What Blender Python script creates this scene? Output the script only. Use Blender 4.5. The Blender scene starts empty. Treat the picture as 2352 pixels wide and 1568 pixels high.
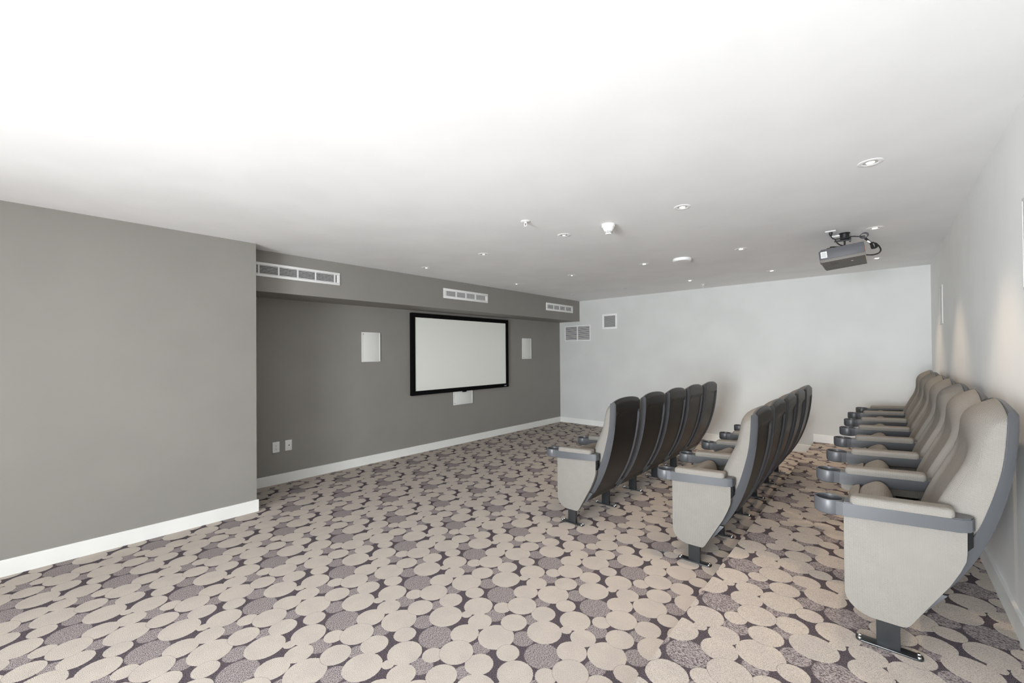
import bpy, bmesh, math, random
from mathutils import Vector, Matrix
random.seed(7)
PI = math.pi
sc = bpy.context.scene
C = sc.collection

# ---------------------------------------------------------------- camera, world, lights, exposure
F_PX, YAW, PITCH, ROLL, CX, CY = 950.08264, 0.727195698, 0.00844700636, -0.00823585084, 1182.86819, 802.706044
cam_d = bpy.data.cameras.new('camera')
cam = bpy.data.objects.new('camera', cam_d); C.objects.link(cam); sc.camera = cam
cam_d.sensor_width = 36.0; cam_d.sensor_fit = 'HORIZONTAL'
cam_d.lens = F_PX * 36.0 / 2352.0
cam_d.shift_x = (1176.0 - CX) / 2352.0
cam_d.shift_y = (CY - 784.0) / 2352.0
cam_d.clip_start = 0.02
fw = Vector((-math.sin(YAW) * math.cos(PITCH), math.cos(YAW) * math.cos(PITCH), math.sin(PITCH)))
r0 = Vector((math.cos(YAW), math.sin(YAW), 0.0))
u0 = r0.cross(fw)
cr, sr = math.cos(ROLL), math.sin(ROLL)
rt = r0 * cr + u0 * sr
up = -r0 * sr + u0 * cr
cam.matrix_world = Matrix(((rt.x, up.x, -fw.x, 0.0), (rt.y, up.y, -fw.y, 0.0), (rt.z, up.z, -fw.z, 1.42), (0, 0, 0, 1)))

sc.view_settings.view_transform = 'Standard'
sc.view_settings.look = 'None'
sc.view_settings.gamma = 1.0
sc.view_settings.exposure = 0.0
sc.view_settings.use_curve_mapping = False

world = bpy.data.worlds.new('world'); sc.world = world; world.use_nodes = True
wb = world.node_tree.nodes['Background']
wb.inputs[0].default_value = (0.86, 0.93, 1.0, 1); wb.inputs[1].default_value = 1.2

# room dimensions (metres)
XL, XS, XSO, XR = -4.282, -5.002, -4.515, 0.436
YB, YL, YF = -3.6, 1.253, 7.02
ZC, ZSO, ZP, XP = 2.443, 2.042, 0.163, -0.733
WIN = (-1.7, 0.38, 0.15, 2.05)         # x0, x1, z0, z1 of the window behind the camera
WIN_ADDED = (-3.4, -1.7, 0.15, 1.95)          # y0, y1, z0, z1 of an unseen left-wall window, added to brighten right wall and ceiling

def area(name, loc, rot, sx, sy, power, col):
    l = bpy.data.lights.new(name, 'AREA'); l.shape = 'RECTANGLE'; l.size = sx; l.size_y = sy
    l.energy = power; l.color = col
    o = bpy.data.objects.new(name, l); C.objects.link(o); o.location = loc; o.rotation_euler = rot
    return o
area('window_daylight', ((WIN[0] + WIN[1]) / 2, YB - 0.17, (WIN[2] + WIN[3]) / 2), (PI / 2, 0, 0), WIN[1] - WIN[0], WIN[3] - WIN[2], 310, (0.92, 0.965, 1.0)).data.spread = math.radians(110)
area('added_window_daylight', (XL - 0.17, (WIN_ADDED[0] + WIN_ADDED[1]) / 2, (WIN_ADDED[2] + WIN_ADDED[3]) / 2), (PI / 2, 0, -PI / 2), WIN_ADDED[1] - WIN_ADDED[0], WIN_ADDED[3] - WIN_ADDED[2], 105, (0.92, 0.965, 1.0)).data.spread = math.radians(165)  # light of the added side window, lifts the right wall and ceiling

# ---------------------------------------------------------------- material helpers
def mat(name, col, rough=0.5, spec=0.5, metal=0.0):
    m = bpy.data.materials.new(name); m.use_nodes = True
    b = m.node_tree.nodes['Principled BSDF']
    b.inputs['Base Color'].default_value = (*col, 1); b.inputs['Roughness'].default_value = rough
    b.inputs['Metallic'].default_value = metal; b.inputs['Specular IOR Level'].default_value = spec
    return m
class NT:
    def __init__(s, m): s.m = m; s.t = m.node_tree; s.b = s.t.nodes['Principled BSDF']
    def n(s, t, **k):
        x = s.t.nodes.new(t)
        for a, v in k.items(): setattr(x, a, v)
        return x
    def put(s, sock, v):
        if hasattr(v, 'is_linked'): s.t.links.new(v, sock)
        else: sock.default_value = v
    def math(s, op, a, b=None, c=None, clamp=False):
        x = s.n('ShaderNodeMath', operation=op); x.use_clamp = clamp
        s.put(x.inputs[0], a)
        if b is not None: s.put(x.inputs[1], b)
        if c is not None: s.put(x.inputs[2], c)
        return x.outputs[0]
    def vec(s, op, a, b=None):
        x = s.n('ShaderNodeVectorMath', operation=op); s.put(x.inputs[0], a)
        if b is not None: s.put(x.inputs[1], b)
        return x.outputs['Value'] if op in ('DOT_PRODUCT', 'LENGTH') else x.outputs[0]
    def noise(s, v, scale, detail=2.0, rough=0.5):
        x = s.n('ShaderNodeTexNoise'); s.put(x.inputs['Vector'], v); x.inputs['Scale'].default_value = scale
        x.inputs['Detail'].default_value = detail; x.inputs['Roughness'].default_value = rough
        return x.outputs['Fac']
    def mix(s, f, a, b, mode='MIX'):
        x = s.n('ShaderNodeMix', data_type='RGBA', blend_type=mode)
        s.put(x.inputs[0], f); s.put(x.inputs[6], a if hasattr(a, 'is_linked') else (*a, 1)); s.put(x.inputs[7], b if hasattr(b, 'is_linked') else (*b, 1))
        return x.outputs[2]
    def sstep(s, v, lo, hi, a=0.0, b=1.0):
        x = s.n('ShaderNodeMapRange', interpolation_type='SMOOTHSTEP')
        s.put(x.inputs[0], v); x.inputs[1].default_value = lo; x.inputs[2].default_value = hi
        x.inputs[3].default_value = a; x.inputs[4].default_value = b
        return x.outputs[0]
    def bump(s, h, strength, dist):
        x = s.n('ShaderNodeBump'); x.inputs['Strength'].default_value = strength; x.inputs['Distance'].default_value = dist
        s.put(x.inputs['Height'], h); s.t.links.new(x.outputs[0], s.b.inputs['Normal'])

def paint(name, col, rough=0.6, tex=0.15, spec=0.3):
    m = mat(name, col, rough, spec); g = NT(m)
    tc = g.n('ShaderNodeTexCoord').outputs['Object']
    n1 = g.noise(tc, 260.0, 3.0)
    g.bump(n1, tex, 0.0008)
    n2 = g.noise(tc, 2.3, 2.0)
    k = g.sstep(n2, 0.3, 0.7, 0.975, 1.02)
    mx = g.mix(1.0, col, (1, 1, 1), 'MULTIPLY')
    t = mx.node; g.t.links.new(k, t.inputs[7])
    g.t.links.new(mx, g.b.inputs['Base Color'])
    return m

CIRC = [  # dx, dy, r, kind (0 cream, 1 heathered)
    (0, 0, .079, 1), (-.092, .138, .0865, 0), (.092, .112, .070, 0), (.160, -.001, .080, 0), (.090, -.087, .047, 0),
    (-.022, -.165, .079, 0), (-.016, -.258, .028, 0), (.082, -.252, .062, 0), (.108, -.163, .048, 1), (.223, -.140, .068, 0),
    (.282, -.063, .038, 1), (.230, -.281, .089, 0), (.341, -.203, .050, 1), (-.133, -.091, .054, 0), (.229, .096, .042, 1), (-.184, -.230, .064, 0)]
def carpet(name, ox, oy, a, b):
    """pebble-patterned loop pile: 16 discs repeated on the lattice a, b"""
    m = mat(name, (.5, .45, .4), 0.95, 0.05); g = NT(m)
    P = g.n('ShaderNodeTexCoord').outputs['Object']
    # slightly wavy outlines, as woven
    wob = g.n('ShaderNodeTexNoise'); g.put(wob.inputs['Vector'], P); wob.inputs['Scale'].default_value = 170.0; wob.inputs['Detail'].default_value = 1.0
    w2 = g.vec('SUBTRACT', wob.outputs['Color'], (0.5, 0.5, 0.5))
    sc_ = g.n('ShaderNodeVectorMath', operation='SCALE'); g.put(sc_.inputs[0], w2); sc_.inputs['Scale'].default_value = 0.006
    Q = g.vec('ADD', P, sc_.outputs[0])
    det = a[0] * b[1] - a[1] * b[0]
    i1 = (b[1] / det, -b[0] / det, 0); i2 = (-a[1] / det, a[0] / det, 0)
    Q = g.vec('SUBTRACT', Q, (ox, oy, 0))
    s_ = g.vec('DOT_PRODUCT', Q, i1); t_ = g.vec('DOT_PRODUCT', Q, i2)
    cb = g.n('ShaderNodeCombineXYZ'); g.put(cb.inputs[0], s_); g.put(cb.inputs[1], t_); ST = cb.outputs[0]
    best = {0: None, 1: None}; edge = None; lined = (3, 9, 13)
    for ci, (dx, dy, r, k) in enumerate(CIRC):
        r = r + (.0035 if k else .0012)
        sx = i1[0] * dx + i1[1] * dy; ty = i2[0] * dx + i2[1] * dy
        v = g.vec('SUBTRACT', ST, (sx - 0.5, ty - 0.5, 0))
        v = g.vec('FRACTION', v); v = g.vec('SUBTRACT', v, (0.5, 0.5, 0))
        X = g.vec('DOT_PRODUCT', v, (a[0], b[0], 0)); Y = g.vec('DOT_PRODUCT', v, (a[1], b[1], 0))
        d2 = g.math('MULTIPLY_ADD', X, X, g.math('MULTIPLY', Y, Y))
        d = g.math('SUBTRACT', g.math('SQRT', d2), r)
        best[k] = d if best[k] is None else g.math('MINIMUM', best[k], d)
        if ci in lined:
            e = g.math('ABSOLUTE', d)
            edge = e if edge is None else g.math('MINIMUM', edge, e)
    cream = g.sstep(best[0], -0.0008, 0.0012, 1, 0)
    heath = g.sstep(best[1], -0.002, 0.004, 1, 0)
    line = g.sstep(edge, 0.0003, 0.0018, 0.5, 0)
    st1 = g.n('ShaderNodeMapping'); g.put(st1.inputs[0], P); st1.inputs['Scale'].default_value = (1.0, 2.6, 1.0); st1.inputs['Rotation'].default_value = (0, 0, 0.6)
    strands = g.noise(st1.outputs[0], 150.0, 2.0, 0.6)
    st2 = g.n('ShaderNodeMapping'); g.put(st2.inputs[0], P); st2.inputs['Scale'].default_value = (2.4, 1.0, 1.0); st2.inputs['Rotation'].default_value = (0, 0, 0.3)
    strands2 = g.noise(st2.outputs[0], 190.0, 2.0, 0.6)
    specks = g.noise(P, 420.0, 1.0, 0.5)
    mot = g.noise(P, 9.0, 2.0)
    hmask = g.sstep(strands, 0.42, 0.55)
    hcol = g.mix(hmask, (.095, .077, .085), (.44, .385, .37))
    bcol = g.mix(g.sstep(strands2, 0.40, 0.62), (.046, .037, .043), (.165, .137, .150))
    ccol = g.mix(g.sstep(specks, 0.36, 0.52), (.375, .325, .278), (.60, .53, .465))
    ccol = g.mix(g.sstep(mot, 0.35, 0.7), ccol, g.mix(1.0, ccol, (.93, .93, .95), 'MULTIPLY'))
    col = g.mix(heath, bcol, hcol)
    col = g.mix(cream, col, ccol)
    col = g.mix(g.math('MULTIPLY', line, cream), col, (.12, .10, .11))
    g.t.links.new(col, g.b.inputs['Base Color'])
    hh = g.math('ADD', g.math('MULTIPLY', cream, 0.6), g.math('MULTIPLY', specks, 0.8))
    g.bump(hh, 0.8, 0.004)
    return m

def knit(name, light, dark, pu=.0035, pv=.0043):
    m = mat(name, light, 0.92, 0.08); g = NT(m)
    uv = g.n('ShaderNodeTexCoord').outputs['UV']
    sp = g.n('ShaderNodeSeparateXYZ'); g.put(sp.inputs[0], uv)
    nz = g.noise(uv, 120.0, 2.0)
    s_ = g.math('SINE', g.math('MULTIPLY', sp.outputs[0], 2 * PI / pu))
    t_ = g.math('SINE', g.math('MULTIPLY', sp.outputs[1], 2 * PI / pv))
    pr = g.math('MULTIPLY', g.math('MULTIPLY_ADD', s_, .5, .5), g.math('MULTIPLY_ADD', t_, .5, .5))
    dm = g.sstep(g.math('ADD', pr, g.math('MULTIPLY', g.math('SUBTRACT', nz, .5), .35)), 0.42, 0.66, 0.0, 0.72)
    n2 = g.noise(uv, 14.0, 2.0)
    c1 = g.mix(g.sstep(n2, 0.3, 0.7, 0.0, 0.25), light, tuple(c * .82 for c in light))
    g.t.links.new(g.mix(dm, c1, dark), g.b.inputs['Base Color'])
    g.bump(g.math('SUBTRACT', 1.0, dm), 0.4, 0.0012)
    return m

M = {}
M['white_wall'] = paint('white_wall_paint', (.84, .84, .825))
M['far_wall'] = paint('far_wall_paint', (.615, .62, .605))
M['ceiling'] = paint('ceiling_paint', (.89, .89, .89), 0.8, 0.1)
M['grey_wall'] = paint('grey_wall_paint', (.262, .250, .229))
M['trim'] = paint('baseboard_paint', (.80, .80, .77), 0.4, 0.05, 0.4)
M['carpet'] = carpet('pebble_carpet_floor', -1.214, 2.016, (.4815, .2475), (.001, -.4805))
M['carpet_step'] = carpet('pebble_carpet_platform', -.625, 2.24, (.4815, .2475), (.001, -.473))
M['knit'] = knit('beige_knit_fabric', (.245, .230, .208), (.042, .040, .038))
M['plastic'] = mat('charcoal_plastic', (.072, .075, .082), 0.38, 0.45)
g = NT(M['plastic']); g.bump(g.noise(g.n('ShaderNodeTexCoord').outputs['Object'], 900.0, 2.0), 0.12, 0.0006)
M['shell'] = mat('back_shell_plastic_shaded', (.012, .0115, .011), 0.36, 0.45)  # near-black colour puts the shade on the shell's rear into the plastic
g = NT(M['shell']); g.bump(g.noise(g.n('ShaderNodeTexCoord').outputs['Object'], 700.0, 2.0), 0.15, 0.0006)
M['steel'] = mat('black_enamelled_steel', (.022, .024, .026), 0.28, 0.6)
M['chrome'] = mat('chrome', (.85, .85, .85), 0.12, 0.5, 1.0)
M['white_plastic'] = mat('white_plastic', (.82, .82, .80), 0.4, 0.4)
M['white_metal'] = mat('white_enamelled_metal', (.84, .84, .83), 0.45, 0.4)
M['baffle'] = mat('lamp_baffle', (.55, .55, .54), 0.6, 0.3)
M['grille'] = mat('speaker_grille_cloth', (.74, .75, .72), 0.8, 0.2)
g = NT(M['grille']); g.bump(g.noise(g.n('ShaderNodeTexCoord').outputs['Object'], 800.0, 1.0), 0.3, 0.0008)
M['dark'] = mat('duct_shadow_black', (.012, .012, .012), 0.9, 0.1)
M['duct_grey'] = mat('duct_grey', (.16, .16, .155), 0.7, 0.2)
M['velvet'] = mat('black_velvet_frame', (.006, .006, .006), 0.95, 0.05)
M['screen'] = mat('projection_screen_vinyl', (.84, .86, .80), 0.9, 0.05)
M['badge'] = mat('badge_silver', (.55, .55, .57), 0.4, 0.5)
M['proj'] = mat('projector_grey', (.085, .085, .093), 0.5, 0.3)
M['proj_b'] = mat('projector_base_grey', (.16, .15, .135), 0.55, 0.3)
M['label'] = mat('sticker_white', (.72, .72, .72), 0.5, 0.3)
M['ink'] = mat('label_ink', (.10, .10, .10), 0.6, 0.2)
M['black'] = mat('black_rubber', (.012, .012, .012), 0.45, 0.4)
M['copper'] = mat('copper_plug', (.45, .13, .03), 0.4, 0.5, 0.3)
M['lens'] = mat('lens_glass', (.02, .02, .03), 0.08, 0.8)
M['alu'] = mat('window_frame_aluminium', (.35, .35, .36), 0.4, 0.5, 0.6)
def emit(name, col, s):
    m = bpy.data.materials.new(name); m.use_nodes = True
    b = m.node_tree.nodes['Principled BSDF']; b.inputs['Base Color'].default_value = (.8, .8, .8, 1)
    b.inputs['Emission Color'].default_value = (*col, 1); b.inputs['Emission Strength'].default_value = s
    return m
M['lamp'] = emit('lamp_glow', (1.0, .90, .72), 6.0)
M['lamp_dim'] = emit('lamp_glow_dim', (1.0, .93, .82), 1.6)
m = bpy.data.materials.new('window_glass'); m.use_nodes = True; t = m.node_tree; t.nodes.clear()
o_ = t.nodes.new('ShaderNodeOutputMaterial'); mx = t.nodes.new('ShaderNodeMixShader'); tr = t.nodes.new('ShaderNodeBsdfTransparent'); gl = t.nodes.new('ShaderNodeBsdfGlossy')
gl.inputs['Roughness'].default_value = 0.02; mx.inputs[0].default_value = 0.06
t.links.new(tr.outputs[0], mx.inputs[1]); t.links.new(gl.outputs[0], mx.inputs[2]); t.links.new(mx.outputs[0], o_.inputs[0])
M['glass'] = m

# ---------------------------------------------------------------- geometry helpers
def add_box(bm, x0, x1, y0, y1, z0, z1, bev=0.0, seg=2, mi=0):
    tb = bmesh.new()
    bmesh.ops.create_cube(tb, size=1.0)
    for v in tb.verts:
        v.co = Vector(((x0 + x1) / 2 + v.co.x * (x1 - x0), (y0 + y1) / 2 + v.co.y * (y1 - y0), (z0 + z1) / 2 + v.co.z * (z1 - z0)))
    if bev > 0: bmesh.ops.bevel(tb, geom=tb.edges[:], offset=bev, segments=seg, affect='EDGES', profile=0.5)
    merge(bm, tb, mi)
def merge(bm, tb, mi=0, mtx=None):
    vm = {}
    for v in tb.verts: vm[v] = bm.verts.new(mtx @ v.co if mtx else v.co)
    for f in tb.faces:
        try:
            nf = bm.faces.new([vm[v] for v in f.verts]); nf.material_index = mi
        except ValueError: pass
    tb.free()
def prism(bm, pts, ax, a0, a1, bev=0.0, seg=2, mi=0, zt=None):
    """polygon pts in the plane normal to axis ax, extruded from a0 to a1; caps' rims bevelled"""
    tb = bmesh.new()
    def mk(p, q):
        return Vector((p[0], q, p[1])) if ax == 'Y' else Vector((q, p[0], p[1])) if ax == 'X' else Vector((p[0], p[1], q))
    lo = [tb.verts.new(mk(p, a0)) for p in pts]; hi = [tb.verts.new(mk(p, a1)) for p in pts]
    n = len(pts); caps = [tb.faces.new(lo), tb.faces.new(hi)]
    for i in range(n): tb.faces.new([lo[i], lo[(i + 1) % n], hi[(i + 1) % n], hi[i]])
    bmesh.ops.recalc_face_normals(tb, faces=tb.faces[:])
    if bev > 0:
        es = list({e for f in caps for e in f.edges})
        bmesh.ops.bevel(tb, geom=es, offset=bev, segments=seg, affect='EDGES', profile=0.5)
    merge(bm, tb, mi)
def lathe(bm, prof, cx=0, cy=0, n=32, mi=0, ax='Z', cap=False):
    """prof: (radius, height) list; revolved about the axis through (cx, cy)"""
    rings = []
    for r, h in prof:
        ring = []
        for i in range(n):
            a = 2 * PI * i / n
            if ax == 'Z': p = (cx + r * math.cos(a), cy + r * math.sin(a), h)
            elif ax == 'X': p = (h, cx + r * math.cos(a), cy + r * math.sin(a))
            else: p = (cx + r * math.cos(a), h, cy + r * math.sin(a))
            ring.append(bm.verts.new(p))
        rings.append(ring)
    for k in range(len(rings) - 1):
        for i in range(n):
            f = bm.faces.new([rings[k][i], rings[k][(i + 1) % n], rings[k + 1][(i + 1) % n], rings[k + 1][i]]); f.material_index = mi
    if cap:
        for rg in (rings[0], rings[-1]):
            f = bm.faces.new(rg); f.material_index = mi
def tube(bm, pts, r, n=8, mi=0, smooth_steps=6):
    P = [Vector(p) for p in pts]
    if smooth_steps > 1 and len(P) > 2:      # Catmull-Rom
        Q = []
        for i in range(len(P) - 1):
            p0 = P[max(i - 1, 0)]; p1 = P[i]; p2 = P[i + 1]; p3 = P[min(i + 2, len(P) - 1)]
            for s in range(smooth_steps):
                t = s / smooth_steps
                Q.append(0.5 * ((2 * p1) + (p2 - p0) * t + (2 * p0 - 5 * p1 + 4 * p2 - p3) * t * t + (3 * p1 - p0 - 3 * p2 + p3) * t ** 3))
        Q.append(P[-1]); P = Q
    rings = []; ref = Vector((0, 0, 1))
    for i, p in enumerate(P):
        d = (P[min(i + 1, len(P) - 1)] - P[max(i - 1, 0)]).normalized()
        s = d.cross(ref)
        if s.length < 1e-3: s = d.cross(Vector((1, 0, 0)))
        s.normalize(); ref = s.cross(d).normalized()
        rings.append([bm.verts.new(p + (s * math.cos(2 * PI * k / n) + ref * math.sin(2 * PI * k / n)) * r) for k in range(n)])
    for a, b in zip(rings, rings[1:]):
        for k in range(n):
            f = bm.faces.new([a[k], a[(k + 1) % n], b[(k + 1) % n], b[k]]); f.material_index = mi
    for rg in (rings[0], rings[-1]):
        f = bm.faces.new(rg); f.material_index = mi
def lerp_tab(tab, z):
    if z <= tab[0][0]: return tab[0][1]
    for (a, va), (b, vb) in zip(tab, tab[1:]):
        if z <= b:
            t = (z - a) / (b - a); return va + (vb - va) * t
    return tab[-1][1]
def smooth_tab(tab, z, w=0.02):
    return sum(lerp_tab(tab, z + d * w) for d in (-2, -1, 0, 1, 2)) / 5.0
def finish(bm, name, mats, smooth=True, angle=40, uv=True):
    bmesh.ops.remove_doubles(bm, verts=bm.verts[:], dist=1e-6)
    bmesh.ops.recalc_face_normals(bm, faces=bm.faces[:])
    if uv:
        l = bm.loops.layers.uv.new('UVMap')
        for f in bm.faces:
            n = f.normal; k = max(range(3), key=lambda i: abs(n[i]))
            for lp in f.loops:
                c = lp.vert.co
                lp[l].uv = (c.y, c.z) if k == 0 else (c.x, c.z) if k == 1 else (c.x, c.y)
    me = bpy.data.meshes.new(name); bm.to_mesh(me); bm.free()
    for m_ in (mats if isinstance(mats, (list, tuple)) else [mats]): me.materials.append(m_)
    if smooth:
        me.shade_smooth() if hasattr(me, 'shade_smooth') else None
        try: me.set_sharp_from_angle(angle=math.radians(angle))
        except Exception: pass
    return me
def obj(name, bm, mats, parent=None, smooth=True, angle=40):
    me = bm if isinstance(bm, bpy.types.Mesh) else finish(bm, name, mats, smooth, angle)
    o = bpy.data.objects.new(name, me); C.objects.link(o)
    if parent: o.parent = parent
    return o
def tag(o, label, cat, group=None):
    o['label'] = label; o['category'] = cat
    if group: o['group'] = group
    return o
def thing(name, label, cat, loc=(0, 0, 0), group=None):
    o = bpy.data.objects.new(name, None); C.objects.link(o); o.location = loc; o.empty_display_size = 0.1
    return tag(o, label, cat, group)
def struct(name, bm, m, parent=None):
    o = obj(name, bm, m, parent, smooth=False)
    if not parent: o['kind'] = 'structure'
    return o
def copy_tree(o, parent=None):
    c = o.copy(); C.objects.link(c)
    c.parent = parent
    for ch in list(o.children): copy_tree(ch, c)
    return c
B = bmesh.new

# ---------------------------------------------------------------- room shell
T = 0.12
b = B(); add_box(b, XS - T, XR + T, YB - T, YF + T, -T, 0.0); struct('floor', b, M['carpet'])
b = B(); prism(b, [(XP, 0.0), (XP, ZP - .012), (XP + .004, ZP - .003), (XP + .012, ZP), (XR, ZP), (XR, 0.0)], 'Y', YB, YF)
struct('trim_1', b, M['carpet_step'])
b = B(); add_box(b, XS - T, XR + T, YB - T, YF + T, ZC, ZC + T); struct('ceiling', b, M['ceiling'])
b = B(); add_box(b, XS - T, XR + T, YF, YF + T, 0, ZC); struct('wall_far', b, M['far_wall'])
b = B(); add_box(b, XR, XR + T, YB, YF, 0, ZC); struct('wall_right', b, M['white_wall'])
b = B(); add_box(b, XS - T, XS, YL, YF, 0, ZC); struct('wall_screen', b, M['grey_wall'])
y0, y1, z0, z1 = WIN_ADDED
b = B(); add_box(b, XS - T, XL, y1, YL, 0, ZC); struct('wall_left', b, M['grey_wall'])
b = B()
add_box(b, XL - T, XL, YB, y0, 0, ZC); add_box(b, XL - T, XL, y0, y1, 0, z0); add_box(b, XL - T, XL, y0, y1, z1, ZC)
struct('wall_left_rear', b, M['grey_wall'])
b = B(); fwid = .05
add_box(b, XL - .08, XL - .03, y0, y1, z0, z0 + fwid); add_box(b, XL - .08, XL - .03, y0, y1, z1 - fwid, z1)
for i in range(3):
    yy = y0 + (y1 - y0 - fwid) * i / 2
    add_box(b, XL - .08, XL - .03, yy, yy + fwid, z0 + fwid, z1 - fwid)
w2 = struct('added_window', b, M['alu'])  # unseen window frame, added to carry the extra side light
b = B(); add_box(b, XL - .058, XL - .052, y0 + fwid, y1 - fwid, z0 + fwid, z1 - fwid); obj('pane', b, M['glass'], w2, smooth=False)
b = B(); add_box(b, XS, XSO, YL, YF, ZSO, ZC); struct('wall_soffit', b, M['grey_wall'])
x0, x1, z0, z1 = WIN
b = B()
add_box(b, XL, x0, YB - T, YB, 0, ZC); add_box(b, x1, XR, YB - T, YB, 0, ZC)
add_box(b, x0, x1, YB - T, YB, 0, z0); add_box(b, x0, x1, YB - T, YB, z1, ZC)
struct('wall_back', b, M['white_wall'])
b = B(); fwid = .05; nmul = 2
add_box(b, x0, x1, YB - .08, YB - .03, z0, z0 + fwid); add_box(b, x0, x1, YB - .08, YB - .03, z1 - fwid, z1)
for i in range(nmul + 1):
    xx = x0 + (x1 - x0 - fwid) * i / nmul
    add_box(b, xx, xx + fwid, YB - .08, YB - .03, z0 + fwid, z1 - fwid)
w1 = struct('window_1', b, M['alu'])
b = B()
for i in range(nmul):
    xa = x0 + (x1 - x0 - fwid) * i / nmul + fwid; xb = x0 + (x1 - x0 - fwid) * (i + 1) / nmul
    add_box(b, xa, xb, YB - .058, YB - .052, z0 + fwid, z1 - fwid)
obj('pane', b, M['glass'], w1, smooth=False)

# baseboards: square-edged boards with a small bevelled top
BH, BT = 0.106, 0.013
def board(name, prof_ax, face, d, a0, a1, zb):
    b = B(); s = BT * d
    pts = [(face, zb), (face + s, zb), (face + s, zb + BH - .004), (face + s * .6, zb + BH), (face, zb + BH)]
    prism(b, pts, prof_ax, a0, a1)
    return struct(name, b, M['trim'])
board('baseboard_left', 'Y', XL, 1, YB, YL + BT, 0)
board('baseboard_screen', 'Y', XS, 1, YL, YF, 0)
board('baseboard_return', 'X', YL, 1, XS + BT, XL, 0)
board('baseboard_right', 'Y', XR, -1, YB, YF, ZP)
board('baseboard_far', 'X', YF, -1, XS + BT, XP, 0)
board('baseboard_platform', 'X', YF, -1, XP - .002, XR - BT, ZP)
board('baseboard_back', 'X', YB, 1, XL + BT, XP, 0)

# ---------------------------------------------------------------- cinema seats
SF = [(.18, .075), (.30, .132), (.40, .185), (.50, .232), (.57, .262), (.70, .298), (.80, .320), (.90, .330), (1.02, .336), (1.10, .338)]   # shell front edge
SR = [(.18, .098), (.25, .155), (.33, .205), (.42, .252), (.50, .284), (.60, .316), (.70, .340), (.80, .357), (.90, .367), (.98, .370), (1.05, .368), (1.12, .362)]
FC = [(.38, .075), (.45, .105), (.52, .128), (.58, .146), (.65, .172), (.71, .198), (.78, .228), (.84, .243), (.88, .243), (.92, .240), (.955, .242), (.98, .250), (1.0, .262), (1.015, .274), (1.03, .290), (1.042, .310), (1.052, .330), (1.07, .345)]
HW = .250
def top_z(t, zc, drop): return zc - drop * abs(t) ** 2.6
def grid_faces(bm, G_, mi=0):
    for r_, s_ in zip(G_, G_[1:]):
        for i in range(len(r_) - 1):
            vs = []
            for v in (r_[i], r_[i + 1], s_[i + 1], s_[i]):
                if v not in vs: vs.append(v)
            if len(vs) > 2:
                f = bm.faces.new(vs); f.material_index = mi
def shell_mesh():
    bm = B(); NT_, NZ = 36, 44
    def th(j): 
        x = -1 + 2 * j / NT_; return math.copysign(abs(x) ** 0.8, x)
    outer = []; inner = []
    for i in range(NZ + 1):
        ro, ri = [], []
        for j in range(NT_ + 1):
            t = th(j); zt = top_z(t, 1.049, .034); zb = .195
            z = zb + (zt - zb) * i / NZ
            f = smooth_tab(SF, z); r = smooth_tab(SR, z)
            a = abs(t)
            if a < .86: k = 1.0
            else: k = max(0.0, 1 - ((a - .86) / .14) ** 1.25)
            y = HW * t if a < .86 else math.copysign(HW * (.86 + .14 * min(1, (a - .86) / .14 * 1.0)), t)
            x = f + (r - f) * k
            # round the top edge over
            if z > zt - .02: x -= (r - f) * k * ((z - (zt - .02)) / .02) ** 2 * .45
            # recessed kick panel below the head zone
            rec = min(1, max(0, (.935 - .01 * (1 - t * t) - z) / .012)) * min(1, max(0, (.80 - a) / .025)) * min(1, max(0, (z - .215) / .012))
            x -= .011 * rec
            ro.append(bm.verts.new((x, y, z)))
            ri.append(bm.verts.new((f + .001 if a > .985 else f + (r - f) * .15, y * .985, z)))
        outer.append(ro); inner.append(ri)
    grid_faces(bm, outer); grid_faces(bm, inner)
    def bridge(a, c_):
        for k in range(len(a) - 1): bm.faces.new([a[k], a[k + 1], c_[k + 1], c_[k]])
    bridge(outer[0], inner[0]); bridge(outer[-1], inner[-1])
    bridge([r_[0] for r_ in outer], [r_[0] for r_ in inner]); bridge([r_[-1] for r_ in outer], [r_[-1] for r_ in inner])
    return bm
def shell_tip(sy):
    bm = B()
    pts = [(.062, .196), (.128, .262), (.166, .258), (.150, .232), (.118, .200), (.085, .150), (.060, .160)]
    pts = [(.070, .178), (.128, .276), (.172, .274), (.122, .206), (.100, .178)]
    prism(bm, pts, 'Y', sy * (HW - .004), sy * (HW + .004), .0015)
    return bm
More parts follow.
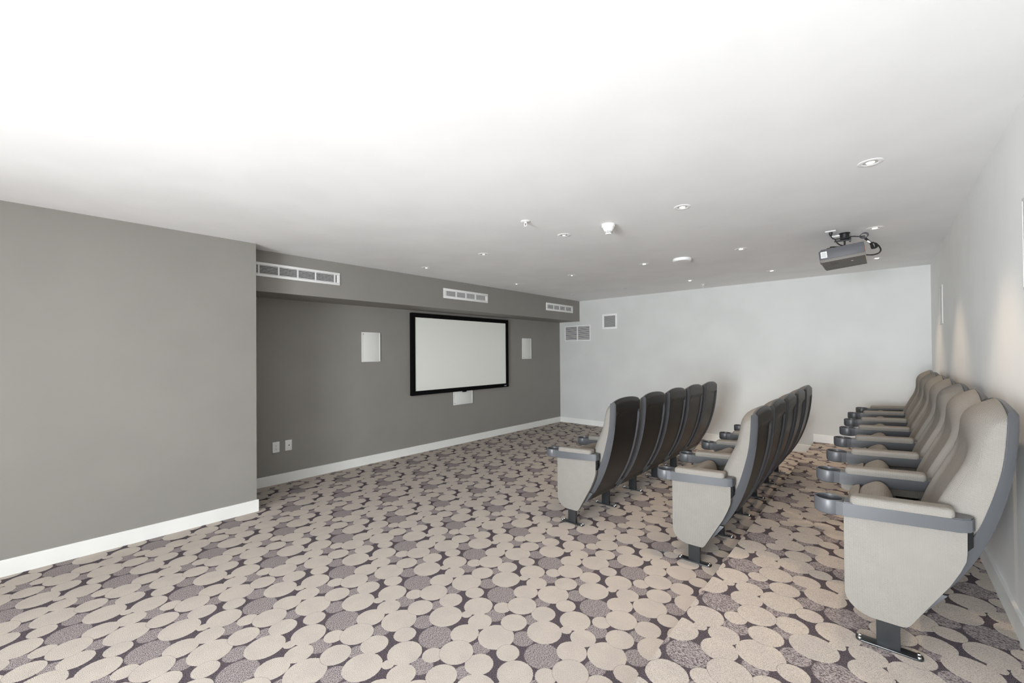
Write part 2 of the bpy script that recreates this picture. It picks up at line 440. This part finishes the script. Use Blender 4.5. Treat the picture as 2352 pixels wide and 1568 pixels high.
def cushion_mesh():
    bm = B(); NT_, NZ = 34, 46; zb0 = .40
    G_ = []; K = []
    for i in range(NZ + 1):
        row, kr = [], []
        for j in range(NT_ + 1):
            x = -1 + 2 * j / NT_; t = math.copysign(abs(x) ** 0.75, x); a = abs(t)
            zt = 1.050 - .060 * a ** 2.0
            zb = zb0 + .165 * a ** 4
            v = i / NZ; z = zb + (zt - zb) * v
            zn = z + (1.050 - zt) * (v ** 2)           # reading height for the profile
            f = smooth_tab(FC, zn, .012); s = smooth_tab(SF, z) + .004
            # head lobe is narrower than the wings
            head = min(1, max(0, (z - .82) / .10)); e = 6.0 - 3.2 * head
            full = (1 - a ** e) ** (1 / 2.6) if a < 1 else 0.0
            lat = full
            # wings: flank rises a little ahead of the centre in the lumbar zone
            wing = -.020 * math.exp(-((a - .74) / .16) ** 2) * min(1, max(0, (.90 - z) / .15)) * min(1, max(0, (z - .42) / .1))
            vt = 1.0 if v < .93 else (1 - ((v - .93) / .07) ** 2) ** .5 if v < 1 else 0.0
            vb = 1.0 if v > .06 else (1 - ((.06 - v) / .06) ** 2) ** .5 if v > 0 else 0.0
            xx = s - (s - f - wing * 1.0) * lat * vt * vb
            row.append(bm.verts.new((xx, (HW - .003) * t, z)))
            kr.append(None)
        G_.append(row)
    grid_faces(bm, G_)
    # back sheet
    H_ = []
    for i, row in enumerate(G_):
        r2 = []
        for j, v in enumerate(row):
            if i in (0, NZ) or j in (0, NT_): r2.append(v)
            else: r2.append(bm.verts.new((smooth_tab(SF, v.co.z) + .004, v.co.y, v.co.z)))
        H_.append(r2)
    for r_, s_ in zip(H_, H_[1:]):
        for i in range(len(r_) - 1):
            vs = [r_[i], s_[i], s_[i + 1], r_[i + 1]]
            try: bm.faces.new(vs)
            except ValueError: pass
    return bm
def rounded_block(prof, hw, e=5.0, NTk=26, shrink=.035):
    """closed side profile (x,z) swept across y with rounded ends"""
    bm = B(); cx = sum(p[0] for p in prof) / len(prof); cz = sum(p[1] for p in prof) / len(prof)
    # resample the profile smoothly
    P = [Vector((p[0], 0, p[1])) for p in prof]; n = len(P); Q = []
    for i in range(n):
        p0, p1, p2, p3 = P[i - 1], P[i], P[(i + 1) % n], P[(i + 2) % n]
        for s in range(5):
            t = s / 5
            Q.append(0.5 * ((2 * p1) + (p2 - p0) * t + (2 * p0 - 5 * p1 + 4 * p2 - p3) * t * t + (3 * p1 - p0 - 3 * p2 + p3) * t ** 3))
    rings = []
    for j in range(NTk + 1):
        t = -1 + 2 * j / NTk; t = math.copysign(abs(t) ** 0.7, t)
        k = 1 - shrink / .1 * abs(t) ** e
        rings.append([bm.verts.new((cx + (q.x - cx) * k, hw * t, cz + (q.z - cz) * (1 - (1 - k) * .45))) for q in Q])
    m_ = len(Q)
    for a, c_ in zip(rings, rings[1:]):
        for i in range(m_): bm.faces.new([a[i], a[(i + 1) % m_], c_[(i + 1) % m_], c_[i]])
    bm.faces.new(rings[0]); bm.faces.new(rings[-1])
    return bm
def arm_mesh():
    bm = B()
    # body: top view outline, sloping slightly up to the back
    yw = .043
    out = [(-.152, -.0437), (-.135, -.0430), (.205, -yw), (.236, -.026), (.246, 0), (.246, .010), (.236, .030), (.205, yw), (-.135, .0430), (-.152, .0437)]
    tb = B()
    lo = [tb.verts.new((x, y, .530 + .078 * max(0, x + .12))) for x, y in out]
    hi = [tb.verts.new((x, y, .5935 + .050 * max(0, x + .12))) for x, y in out]
    n = len(out); c1 = tb.faces.new(lo); c2 = tb.faces.new(hi)
    for i in range(n): tb.faces.new([lo[i], lo[(i + 1) % n], hi[(i + 1) % n], hi[i]])
    bmesh.ops.recalc_face_normals(tb, faces=tb.faces[:])
    bmesh.ops.bevel(tb, geom=list({e for f in (c1, c2) for e in f.edges}), offset=.004, segments=2, affect='EDGES')
    merge(bm, tb)
    for sg in (-1, 1): prism(bm, [(-.1745, sg * .0480), (-.162, sg * .0455), (-.150, sg * .0437), (-.150, sg * .024), (-.158, sg * .034), (-.166, sg * .041)], 'Z', .533, .5925)
    R = .0555
    lathe(bm, [(.0, .5355), (.041, .5355), (.0465, .541), (.0475, .589), (.0485, .5935), (.051, .5955), (.0538, .5945), (R, .591), (R, .545), (.053, .533), (.045, .527), (.0, .527)], -.2015, 0, 40)
    return bm
def pad_mesh():
    bm = B(); x0, x1, hw, rc = -.128, .192, .0420, .022
    def outline(ins):
        pts = []
        for cx_, cy_, a0 in ((x1 - rc, -hw + rc, -90), (x1 - rc, hw - rc, 0), (x0 + rc, hw - rc, 90), (x0 + rc, -hw + rc, 180)):
            for k in range(7):
                a = math.radians(a0 + 15 * k); pts.append((cx_ + (rc - ins) * math.cos(a), cy_ + (rc - ins) * math.sin(a)))
        return pts
    rings = []
    for ins, z in ((.0, .590), (.0, .605), (.0008, .611), (.003, .6165), (.0065, .6200), (.011, .6220), (.016, .6232), (.0215, .6238)):
        rings.append([bm.verts.new((x, y, z + .050 * max(0, x + .12))) for x, y in outline(ins)])
    n = len(rings[0])
    for p, q in zip(rings, rings[1:]):
        for i in range(n): bm.faces.new([p[i], p[(i + 1) % n], q[(i + 1) % n], q[i]])
    bm.faces.new(rings[0]); bm.faces.new(rings[-1])
    return bm
def arc(cx, cz, r, a0, a1, n=8):
    return [(cx + r * math.cos(math.radians(a0 + (a1 - a0) * i / n)), cz + r * math.sin(math.radians(a0 + (a1 - a0) * i / n))) for i in range(n + 1)]
PANEL = [(-.150, .537), (-.1505, .30), (-.1495, .19), (-.144, .170), (-.132, .150), (-.112, .130), (-.088, .118), (-.060, .111), (.035, .112), (.050, .116), (.062, .128), (.105, .205), (.176, .330), (.205, .395), (.2205, .440), (.2235, .47), (.2245, .565)]
def panel_mesh():
    bm = B(); prism(bm, PANEL, 'Y', -.016, .016, .003, 2); return bm
def skirt_mesh():
    bm = B(); prism(bm, [(-.145, .535), (-.145, .505), (-.13, .494), (.19, .512), (.205, .522), (.205, .56)], 'Y', -.019, .019, .003, 2); return bm
def post_mesh(top):
    bm = B()
    add_box(bm, -.046, .030, -.0125, .0125, .004, top, .003, 2)
    return bm
def plate_mesh():
    bm = B(); pts = []
    for cx_, a0 in ((.078, -90), (-.094, 90)):
        pts += [(cx_ + (.022 if a0 < 0 else -.022) * math.sin(math.radians(180 * i / 8)) ** .6, -.026 * math.cos(math.radians(180 * i / 8)) * (1 if a0 < 0 else -1)) for i in range(9)]
    prism(bm, pts, 'Z', 0.0, .007, .002, 2); return bm
def bolt_mesh():
    bm = B(); lathe(bm, [(.0, .0), (.0075, .0), (.0075, .003), (.0055, .0065), (.0, .0075)], 0, 0, 12); return bm
SEAT_C = [(-.112, 0.325), (-.118, 0.405), (-.114, 0.505), (-.104, 0.555), (-.074, 0.581), (-.040, 0.595), (-.010, 0.587), (.012, 0.555), (.026, 0.505), (.040, 0.425), (.046, 0.335), (.010, 0.305), (-.07, 0.300)]
SEAT_P = [(-.135, 0.335), (-.148, 0.415), (-.153, 0.495), (-.148, 0.533), (-.134, 0.548), (-.112, 0.557), (-.107, 0.545), (-.108, 0.465), (-.108, 0.365), (-.115, 0.325)]
me_ = {}
bm_ = shell_mesh(); bm_.faces.ensure_lookup_table()
bmesh.ops.recalc_face_normals(bm_, faces=bm_.faces[:])
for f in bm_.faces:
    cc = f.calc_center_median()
    f.material_index = 0 if (f.normal.x > .15 and abs(f.normal.y) < .42 and abs(cc.y) < HW * .90) else 1  # rear faces get the shaded plastic; rim and recess walls the lighter one
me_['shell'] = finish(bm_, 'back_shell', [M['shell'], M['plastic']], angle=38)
me_['tipL'] = finish(shell_tip(-1), 'shell_tip', M['plastic'])
me_['tipR'] = finish(shell_tip(1), 'shell_tip', M['plastic'])
me_['cushion'] = finish(cushion_mesh(), 'back_cushion', M['knit'], angle=60)
me_['seat'] = finish(rounded_block(SEAT_C, .218), 'seat_cushion', M['knit'], angle=60)
me_['seatpan'] = finish(rounded_block(SEAT_P, .214, shrink=.02), 'seat_underside', M['knit'], angle=60)
me_['arm'] = finish(arm_mesh(), 'armrest', M['plastic'], angle=35)
me_['pad'] = finish(pad_mesh(), 'arm_pad', M['knit'], angle=50)
me_['panel'] = finish(panel_mesh(), 'side_panel', M['knit'], angle=40)
me_['skirt'] = finish(skirt_mesh(), 'arm_skirt', M['knit'], angle=40)
me_['post'] = finish(post_mesh(.50), 'leg', M['steel'])
me_['plate'] = finish(plate_mesh(), 'foot_plate', M['steel'])
me_['bolt'] = finish(bolt_mesh(), 'bolt', M['chrome'])
b = B(); prism(b, [(.028, .30), (.12, .34), (.24, .50), (.24, .56), (.15, .53), (.028, .50)], 'Y', -.011, .011, .003)
me_['bracket'] = finish(b, 'hinge_bracket', M['dark'])
b = B(); prism(b, [(.075, .42), (.100, .50), (.135, .525), (.165, .515), (.155, .42)], 'Y', -.012, .012, .004)
me_['cover'] = finish(b, 'hinge_cover', M['plastic'])
PITCH_Y = .555
def add_standard(root, y, end):
    sh = 0.0 if end else -.046
    a = obj('armrest', me_['arm'], None, root); a.location = (sh, y, 0)
    p = obj('arm_pad', me_['pad'], None, a)
    if end:
        q = obj('side_panel', me_['panel'], None, root); q.location = (0, y, 0)
    else:
        q = obj('arm_skirt', me_['skirt'], None, root); q.location = (sh, y, 0)
    l = obj('leg', me_['post'], None, root); l.location = (0, y + (.0 if end else 0), 0)
    pl = obj('foot_plate', me_['plate'], None, l)
    for bx in (-.101, .085):
        for by in (-.012, .012):
            bo = obj('bolt', me_['bolt'], None, pl); bo.location = (bx, by, .007)
    k = obj('hinge_bracket', me_['bracket'], None, root); k.location = (0, y, 0)
def make_seat(first, last):
    r = thing('cinema_seat', 'x', 'cinema seat')
    yc = PITCH_Y / 2
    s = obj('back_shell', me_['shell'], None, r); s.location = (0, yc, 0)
    for k in ('tipL', 'tipR'): obj('shell_tip', me_[k], None, s)
    c_ = obj('back_cushion', me_['cushion'], None, r); c_.location = (0, yc, 0)
    c_ = obj('seat_cushion', me_['seat'], None, r); c_.location = (0, yc, 0)
    c_ = obj('seat_underside', me_['seatpan'], None, r); c_.location = (0, yc, 0)
    c_ = obj('hinge_cover', me_['cover'], None, r); c_.location = (0, PITCH_Y - .036, 0)
    add_standard(r, 0, first)
    if last: add_standard(r, PITCH_Y, True)
    return r
protos = {}
ORD = ['nearest the camera', 'second from the camera', 'third from the camera', 'fourth from the camera', 'fifth from the camera', 'sixth from the camera', 'seventh and farthest from the camera']
def seat_row(x, y0, z, n, desc, group):
    for i in range(n):
        key = (i == 0, i == n - 1)
        if key not in protos: protos[key] = s = make_seat(*key)
        else: s = copy_tree(protos[key])
        s.location = (x, y0 + i * PITCH_Y, z)
        w = ORD[i] if i < n - 1 else ('fifth and farthest from the camera' if n == 5 else ORD[6])
        s['label'] = 'grey knit cinema seat in the %s, %s' % (desc, w)
        s['group'] = group
seat_row(-1.947, 2.905, 0.0, 5, 'front row', 'cinema seats in the front row')
seat_row(-.962, 2.905, 0.0, 5, 'middle row', 'cinema seats in the middle row')
seat_row(.010, 2.355, ZP, 7, 'raised back row', 'cinema seats on the raised platform')

# ---------------------------------------------------------------- projection screen
sx = XS + .006
t_ = thing('projection_screen', 'wide framed projection screen with black velvet border on grey wall', 'screen', (XS, 4.385, 1.4165))
YA, YZ, ZA, ZZ = 3.379 - 4.385, 5.391 - 4.385, .829 - 1.4165, 2.004 - 1.4165
b = B(); fwd = .062; d0, d1 = .004, .052
for (ya, yb, za, zb) in ((YA, YZ, ZA, ZA + fwd), (YA, YZ, ZZ - fwd, ZZ), (YA, YA + fwd, ZA + fwd, ZZ - fwd), (YZ - fwd, YZ, ZA + fwd, ZZ - fwd)):
    add_box(b, d0, d1, ya, yb, za, zb, .004)
fr = obj('screen_frame', b, M['velvet'], t_)
b = B(); add_box(b, .030, .040, YA + .05, YZ - .05, ZA + .05, ZZ - .05); obj('screen_surface', b, M['screen'], t_, smooth=False)
b = B(); add_box(b, .02, .046, -.05, .02, ZA - .016, ZA + .002, .003); obj('mount_tab', b, M['velvet'], t_)
b = B()
for k in range(3):
    ya = YZ - .112 + k * .018
    add_box(b, .052, .0535, ya, ya + .004, ZA + .018, ZA + .034); add_box(b, .052, .0535, ya + .004, ya + .012, ZA + .018, ZA + .022)
    add_box(b, .052, .0535, ya + .009, ya + .012, ZA + .022, ZA + .034 if k != 1 else ZA + .028)
bd = obj('badge', b, M['badge'], fr, smooth=False); bd['label'] = 'tiny silver badge'

# ---------------------------------------------------------------- in-wall speakers
def wall_speaker(y0_, y1_, z0_, z1_, label, wall='screen'):
    mf, mg = (M['white_plastic'], M['grille']) if wall == 'screen' else (M['white_wall'], M['white_wall'])
    yc, zc = (y0_ + y1_) / 2, (z0_ + z1_) / 2; hw, hh = (y1_ - y0_) / 2, (z1_ - z0_) / 2
    X0, d = (XS, 1) if wall == 'screen' else (XR, -1)
    t = thing('wall_speaker', label, 'speaker', (X0, yc, zc), 'white in-wall speakers')
    b = B(); w = .011; dp = .014 if wall == 'screen' else .004
    def bx(a0, a1, c0, c1, x0_, x1_, bv=0.0):
        xa, xb = sorted((x0_ * d, x1_ * d)); add_box(b, xa, xb, a0, a1, c0, c1, bv)
    bx(-hw, hw, -hh, -hh + w, 0.0, dp, .002); bx(-hw, hw, hh - w, hh, 0.0, dp, .002)
    bx(-hw, -hw + w, -hh + w, hh - w, 0.0, dp, .002); bx(hw - w, hw, -hh + w, hh - w, 0.0, dp, .002)
    obj('frame', b, mf, t)
    b = B(); bx(-hw + w, hw - w, -hh + w, hh - w, 0.0, dp * .7, .001)
    g_ = obj('grille', b, mg, t)
    if wall != 'screen': return
    b = B()
    yl = -hw + w + .012; zl = (hh - w - .014) if wall == 'screen' and y0_ < 4 else (-hh + w + .014)
    bx(yl - .004, yl + .004, zl - .007, zl + .007, .010, .0108); obj('logo_mark', b, M['duct_grey'], g_, smooth=False)
wall_speaker(2.656, 2.916, 1.323, 1.706, 'white upright in-wall speaker left of the projection screen')
wall_speaker(5.817, 6.074, 1.310, 1.694, 'white upright in-wall speaker right of the projection screen')
wall_speaker(4.168, 4.563, .618, .826, 'white horizontal in-wall speaker just under the projection screen')
wall_speaker(5.725, 5.985, 1.672, 2.050, 'white in-wall speaker on the right wall near the far corner', 'right')
wall_speaker(2.395, 2.655, 1.662, 2.036, 'white in-wall speaker on the right wall cut by the photo edge', 'right')

# ---------------------------------------------------------------- wall plates
def wall_plate(name, yc, zc, label, kind):
    t = thing(name, label, 'outlet' if kind else 'wall socket', (XS, yc, zc))
    b = B(); add_box(b, 0, .006, -.035, .035, -.0585, .0585, .0025); obj('plate', b, M['white_plastic'], t)
    if kind:
        b = B(); add_box(b, .006, .0085, -.0165, .0165, -.033, .033, .001); f = obj('receptacle', b, M['white_plastic'], t)
        b = B()
        for zz in (.017, -.017):
            add_box(b, .0085, .0090, -.0075, -.0055, zz - .002, zz + .007); add_box(b, .0085, .0090, .0055, .0075, zz - .001, zz + .006)
            add_box(b, .0085, .0090, -.0025, .0025, zz - .0105, zz - .0055)
        obj('slots', b, M['ink'], f, smooth=False)
    else:
        b = B(); lathe(b, [(.0, .014), (.003, .014), (.0045, .013), (.0045, .006), (.007, .006), (.007, .0075)], .004, 0, 14, ax='X'); obj('jack', b, M['ink'], t)
wall_plate('power_outlet', 1.652, .407, 'white duplex power outlet low on the grey wall, left one', True)
wall_plate('cable_outlet', 1.780, .409, 'white plate with a single jack low on the grey wall', False)

# ---------------------------------------------------------------- soffit vents and far-wall vents
def soffit_vent(y0_, y1_, label, dark, cols, collar):
    z0_, z1_ = 2.188, 2.325; yc, zc = (y0_ + y1_) / 2, (z0_ + z1_) / 2; hw, hh = (y1_ - y0_) / 2, (z1_ - z0_) / 2
    t = thing('air_vent', label, 'vent', (XSO, yc, zc), 'white linear vents on the soffit')
    b = B(); fy, fz = (.032, .027) if dark else (.050, .034)
    for a in ((-hw, hw, -hh, -hh + fz), (-hw, hw, hh - fz, hh), (-hw, -hw + fy, -hh + fz, hh - fz), (hw - fy, hw, -hh + fz, hh - fz)):
        add_box(b, 0, .010, a[0], a[1], a[2], a[3], .0025)
    obj('frame', b, M['white_metal'], t)
    b = B(); add_box(b, -.001, .0005, -hw + fy, hw - fy, -hh + fz, hh - fz); obj('backing', b, M['dark'] if dark else M['duct_grey'], t, smooth=False)
    n = 6 if dark else 7; za, zb = -hh + fz, hh - fz
    for i in range(n):
        zz = za + (zb - za) * (i + .5) / n
        b = B(); hgt = .0022 if dark else .0018
        add_box(b, .001, .008, -hw + fy, hw - fy, zz - hgt, zz + hgt)
        s = obj('louver', b, M['white_metal'], t, smooth=False)
    for yy in cols:
        b = B(); add_box(b, .0005, .0092, yy - (.006 if dark else .011) - yc, yy + (.006 if dark else .011) - yc, za, zb); obj('divider', b, M['white_metal'], t, smooth=False)
soffit_vent(1.288, 2.144, 'long white air vent on the soffit, nearest, partly behind the wall corner', True, [1.342, 1.520, 1.700, 1.880, 2.085], 1)
soffit_vent(3.597, 4.453, 'white air vent on the soffit above the projection screen', False, [3.825, 4.010, 4.195], 0)
soffit_vent(5.918, 6.774, 'white air vent on the soffit at the far end', False, [6.150, 6.335, 6.520], 0)
def far_vent(x0_, x1_, z0_, z1_, label, n, mid, fwid_, group):
    xc, zc = (x0_ + x1_) / 2, (z0_ + z1_) / 2; hw, hh = (x1_ - x0_) / 2, (z1_ - z0_) / 2
    t = thing('return_grille', label, 'vent', (xc, YF, zc), group)
    b = B(); f = fwid_
    for a in ((-hw, hw, -hh, -hh + f), (-hw, hw, hh - f, hh), (-hw, -hw + f, -hh + f, hh - f), (hw - f, hw, -hh + f, hh - f)):
        add_box(b, a[0], a[1], -.010, 0, a[2], a[3], .002)
    if mid: add_box(b, -.010, .010, -.010, 0, -hh + f, hh - f, .001)
    obj('frame', b, M['white_metal'], t)
    b = B(); add_box(b, -hw + f, hw - f, -.001, .0, -hh + f, hh - f); obj('backing', b, M['dark'], t, smooth=False)
    za, zb = -hh + f, hh - f
    for i in range(n):
        zz = za + (zb - za) * (i + .5) / n; hs = (zb - za) / n * .25
        b = B(); prism(b, [(-.008, zz - hs), (-.007, zz - hs), (-.001, zz + hs * .7), (-.002, zz + hs)], 'X', -hw + f, hw - f)
        obj('louver', b, M['white_metal'], t, smooth=False)
far_vent(-4.868, -4.266, 1.655, 1.960, 'wide double return grille on the far white wall by the corner', 14, True, .018, 'wall grilles on the far wall')
far_vent(-4.000, -3.694, 1.862, 2.146, 'small square return grille on the far white wall', 16, False, .036, 'wall grilles on the far wall')

# ---------------------------------------------------------------- ceiling fixtures
LX = [-.040, -1.050, -2.065, -3.070, -4.050]; LY = [2.975, 4.595, 6.120]
XN = ['over the raised back row', 'over the middle seat row', 'over the front seat row', 'between front row and screen', 'beside the grey soffit']
YN = ['nearest the camera', 'in the middle line', 'by the far wall']
b = B(); lathe(b, [(.0565, 0), (.0562, -.0012), (.054, -.0022), (.037, -.0026), (.034, -.0016), (.034, -.0005)], 0, 0, 40); me_['ring'] = finish(b, 'trim_ring', M['ceiling'])
b = B(); lathe(b, [(.034, -.0006), (.024, .0 - .0005), (.0, -.0005)], 0, 0, 32); me_['baffle'] = finish(b, 'baffle', M['baffle'])
b = B(); lathe(b, [(.019, -.0007), (.017, -.003), (.010, -.0045), (.0, -.005)], 0, 0, 24); me_['bulb'] = finish(b, 'bulb', M['lamp'])
b = B(); lathe(b, [(.014, -.0007), (.012, -.003), (.0, -.004)], 0, 0, 24); me_['bulb_dim'] = finish(b, 'bulb', M['lamp_dim'])
me_['bulb_off'] = me_['bulb_dim'].copy(); me_['bulb_off'].materials[0] = M['baffle']
spot = bpy.data.lights.new('downlight_beam', 'SPOT'); spot.energy = 34; spot.color = (1.0, .76, .54); spot.spot_size = math.radians(78); spot.spot_blend = .7; spot.shadow_soft_size = .03
for i, lx in enumerate(LX):
    for j, ly in enumerate(LY):
        t = thing('downlight', 'small round recessed ceiling downlight %s, %s' % (XN[i], YN[j]), 'ceiling light', (lx, ly, ZC), 'recessed ceiling downlights')
        obj('trim_ring', me_['ring'], None, t); obj('baffle', me_['baffle'], None, t)
        dim = (i >= 3) or (i == 2 and j == 0)
        off = i >= 3 and j == 2
        obj('bulb', me_['bulb_off' if off else 'bulb_dim' if dim else 'bulb'], None, t)
        if not dim:
            o = bpy.data.objects.new('beam', spot); C.objects.link(o); o.parent = t; o.location = (0, 0, -.02)
def sprinkler(x, y, label):
    t = thing('fire_sprinkler', label, 'sprinkler', (x, y, ZC), 'ceiling fire sprinklers')
    b = B(); lathe(b, [(.036, 0), (.036, -.003), (.030, -.006), (.012, -.006), (.010, -.004)], 0, 0, 28); obj('escutcheon', b, M['white_metal'], t)
    b = B(); lathe(b, [(.010, -.002), (.010, -.016), (.0, -.016)], 0, 0, 14)
    for s in (-1, 1): tube(b, [(s * .009, 0, -.014), (s * .011, 0, -.026), (s * .004, 0, -.038)], .0025, 6, smooth_steps=3)
    obj('sprinkler_head', b, M['white_metal'], t)
    b = B(); lathe(b, [(.0025, -.014), (.0025, -.036)], 0, 0, 8, cap=True); obj('glass_bulb', b, M['ink'], t)
    b = B(); lathe(b, [(.0, -.037), (.012, -.038), (.012, -.041), (.0, -.042)], 0, 0, 16); obj('deflector', b, M['white_metal'], t)
sprinkler(-2.064, 2.455, 'white fire sprinkler in the ceiling nearest the camera')
sprinkler(-2.033, 6.60, 'tiny white fire sprinkler in the ceiling by the far wall')
t = thing('smoke_detector', 'white conical smoke detector on the ceiling with dark slots', 'smoke detector', (-1.633, 2.975, ZC))
b = B(); lathe(b, [(.053, 0), (.053, -.020), (.050, -.024), (.0, -.024)], 0, 0, 36); obj('base', b, M['white_plastic'], t)
b = B(); lathe(b, [(.045, -.024), (.043, -.032), (.030, -.056), (.026, -.074), (.022, -.078), (.0, -.078)], 0, 0, 36); hd = obj('sensor_head', b, M['white_plastic'], t)
b = B()
for k in range(10):
    a = 2 * PI * k / 10
    for z_, r_ in ((-.060, .0290), (-.068, .0272)):
        tb = B(); bmesh.ops.create_cube(tb, size=1.0)
        for v in tb.verts: v.co = Vector((v.co.x * .0016, v.co.y * .0105, v.co.z * .0048))
        merge(b, tb, 0, Matrix.Translation((r_ * math.cos(a), r_ * math.sin(a), z_)) @ Matrix.Rotation(a, 4, 'Z'))
obj('slots', b, M['ink'], hd, smooth=False)
t = thing('ceiling_speaker', 'flat round white disc on the ceiling between downlights', 'ceiling disc', (-1.643, 4.63, ZC))
b = B(); lathe(b, [(.094, 0), (.097, -.006), (.097, -.022), (.090, -.030), (.0, -.031)], 0, 0, 44); obj('housing', b, M['white_plastic'], t)

# ---------------------------------------------------------------- projector on its ceiling mount
t = thing('projector', 'grey projector hanging from a black ceiling mount', 'projector', (-.240, 4.61, ZC))
tl = math.atan2(.026, .30)
Rm = Matrix.Translation((-.012, 0, -.205)) @ Matrix.Rotation(-tl, 4, 'Y')
def pobj(name, bm, m, par, smooth=True):
    bmesh.ops.transform(bm, matrix=Rm, verts=bm.verts[:]); return obj(name, bm, m, par, smooth)
b = B(); prism(b, [(-.150, -.030), (-.150, .038), (-.132, .057), (.150, .057), (.150, -.030)], 'Y', -.21, .25, .004); body = pobj('projector_body', b, M['proj'], t)
b = B(); prism(b, [(-.150, -.029), (.150, -.029), (.150, -.056), (-.140, -.056), (-.150, -.046)], 'Y', -.21, .25, .003); pobj('projector_base', b, M['proj_b'], t)
b = B()
for k in range(2): add_box(b, -.085, -.030, -.12 + k * .06, -.095 + k * .06, -.0568, -.0558)
pobj('vent_slots', b, M['ink'], body, False)
b = B(); lathe(b, [(.0, -.0580), (.008, -.0580), (.008, -.0555)], .06, -.06, 14); pobj('screw', b, M['badge'], body)
b = B(); add_box(b, -.138, -.095, -.2112, -.2098, -.018, .036, 0); pobj('rating_label', b, M['label'], t, False)['label'] = 'white rating sticker'
b = B()
for k in range(7): add_box(b, -.133, -.102 + .003 * (k % 2), -.2116, -.2110, -.011 + k * .006, -.009 + k * .006)
pobj('label_text', b, M['ink'], body, False)
b = B()
for k in range(7): add_box(b, -.1515, -.146, -.205, -.14, -.022 + k * .010, -.017 + k * .010)
pobj('front_grille', b, M['ink'], body, False)
b = B(); lathe(b, [(.034, -.148), (.034, -.162), (.028, -.165), (.028, -.156)], .05, .01, 28, ax='X'); lens = pobj('lens_ring', b, M['black'], t)
b = B(); lathe(b, [(.028, -.157), (.018, -.161), (.0, -.163)], .05, .01, 24, ax='X'); pobj('lens_glass', b, M['lens'], lens)
b = B(); add_box(b, -.095, -.062, -.19, -.15, .056, .066, .003); pobj('focus_dial', b, M['black'], t)
b = B(); lathe(b, [(.0, 0), (.040, 0), (.040, -.004), (.033, -.010), (.032, -.054), (.0, -.054)], 0, 0, 32); obj('mount_flange', b, M['black'], t)
b = B(); lathe(b, [(.007, -.044), (.007, -.115)], 0, 0, 12, cap=True); add_box(b, -.070, .040, -.010, .010, -.068, -.056, .002); add_box(b, .030, .044, -.014, .014, -.080, -.044, .002)
obj('mount_pole', b, M['black'], t)
b = B(); add_box(b, -.040, .030, -.03, .03, -.122, -.112, .002)
for s in (-1, 1):
    for q in (-1, 1): tube(b, [(s * .028, q * .024, -.118), (s * .09, q * .12, -.128), (s * .09, q * .12, -.150)], .005, 6, smooth_steps=1)
obj('mount_bracket', b, M['black'], t)
b = B(); add_box(b, .139, .152, -.205, -.165, -.02, .030, .002); pobj('socket_panel', b, M['copper'], t)['label'] = 'orange connector on the rear'
# ceiling sockets and leads
t2 = thing('ceiling_outlet', 'white ceiling outlet plate in front of the projector mount', 'outlet', (-.325, 4.49, ZC), 'ceiling plates by the projector')
b = B(); add_box(b, -.036, .036, -.058, .058, -.006, 0, .002); obj('plate', b, M['white_plastic'], t2)
t2 = thing('ceiling_outlet', 'white ceiling plate directly behind the projector mount', 'outlet', (-.300, 4.70, ZC), 'ceiling plates by the projector')
b = B(); add_box(b, -.036, .036, -.058, .058, -.012, 0, .002); obj('plate', b, M['white_plastic'], t2)
b = B(); lathe(b, [(.0, -.006), (.013, -.006), (.014, -.014), (.008, -.036), (.004, -.040), (.0, -.040)], 0, 0, 16); plug = b
b = B(); tube(b, [(0, 0, -.038), (.012, -.005, -.060), (.030, -.01, -.075), (.038, -.012, -.100), (.060, 0.01, -.122), (.085, .03, -.130)], .0045)
tube(b, [(.028, -.01, -.074), (.08, -.03, -.078), (.14, -.02, -.072), (.19, -.01, -.080), (.225, -.02, -.085)], .0045)
pc = obj('power_cord', b, M['black'], t); pc.location = (-.085, -.14, 0); obj('plug', plug, M['black'], pc)
gb = b = B()
for k in range(4):
    pts = []
    for a in range(13):
        q = 2 * PI * a / 12
        pts.append((-.010 + .022 * math.cos(q + k * .2) + .002 * k, .004 * k - .01, .040 + .018 * math.sin(q + k * .2) + .003 * k))
    tube(b, pts, .0022, 6, smooth_steps=3)
b = B()
for k in range(6):
    o1 = .005 * math.cos(k); o2 = .006 * math.sin(k * 2)
    tube(b, [(-.005 + o1, o2, .030), (.010 + o1, o2, .010), (.024 + o1, o2, -.010), (.034 + o1, o2, -.030), (.040 + o1, o2, -.052 + o1), (.058 - o1, o2, -.050), (.056 - o1, o2, -.026), (.036 + o1, o2, -.012)], .004, 6)
t4 = obj('cable_coil', b, M['black'], t); t4.location = (.141, -.11, -.121); t4.scale = (1.15, 1.15, 1.15); obj('grey_loops', gb, M['proj'], t4)['label'] = 'grey looped cable'
b = B(); lathe(b, [(.015, -.008), (.015, .002)], 0, 0, 14, cap=True)
bmesh.ops.transform(b, matrix=Matrix.Translation((.020, 0, -.004)) @ Matrix.Rotation(.8, 4, 'Y'), verts=b.verts[:]); obj('cable_tie', b, M['label'], t4)['label'] = 'white cable tie'
b = B(); tube(b, [(.056, 0, -.030), (.070, 0, -.040), (.082, -.01, -.075), (.070, -.02, -.098), (.040, -.035, -.108), (.004, -.045, -.104)], .0045); obj('lead', b, M['black'], t4)
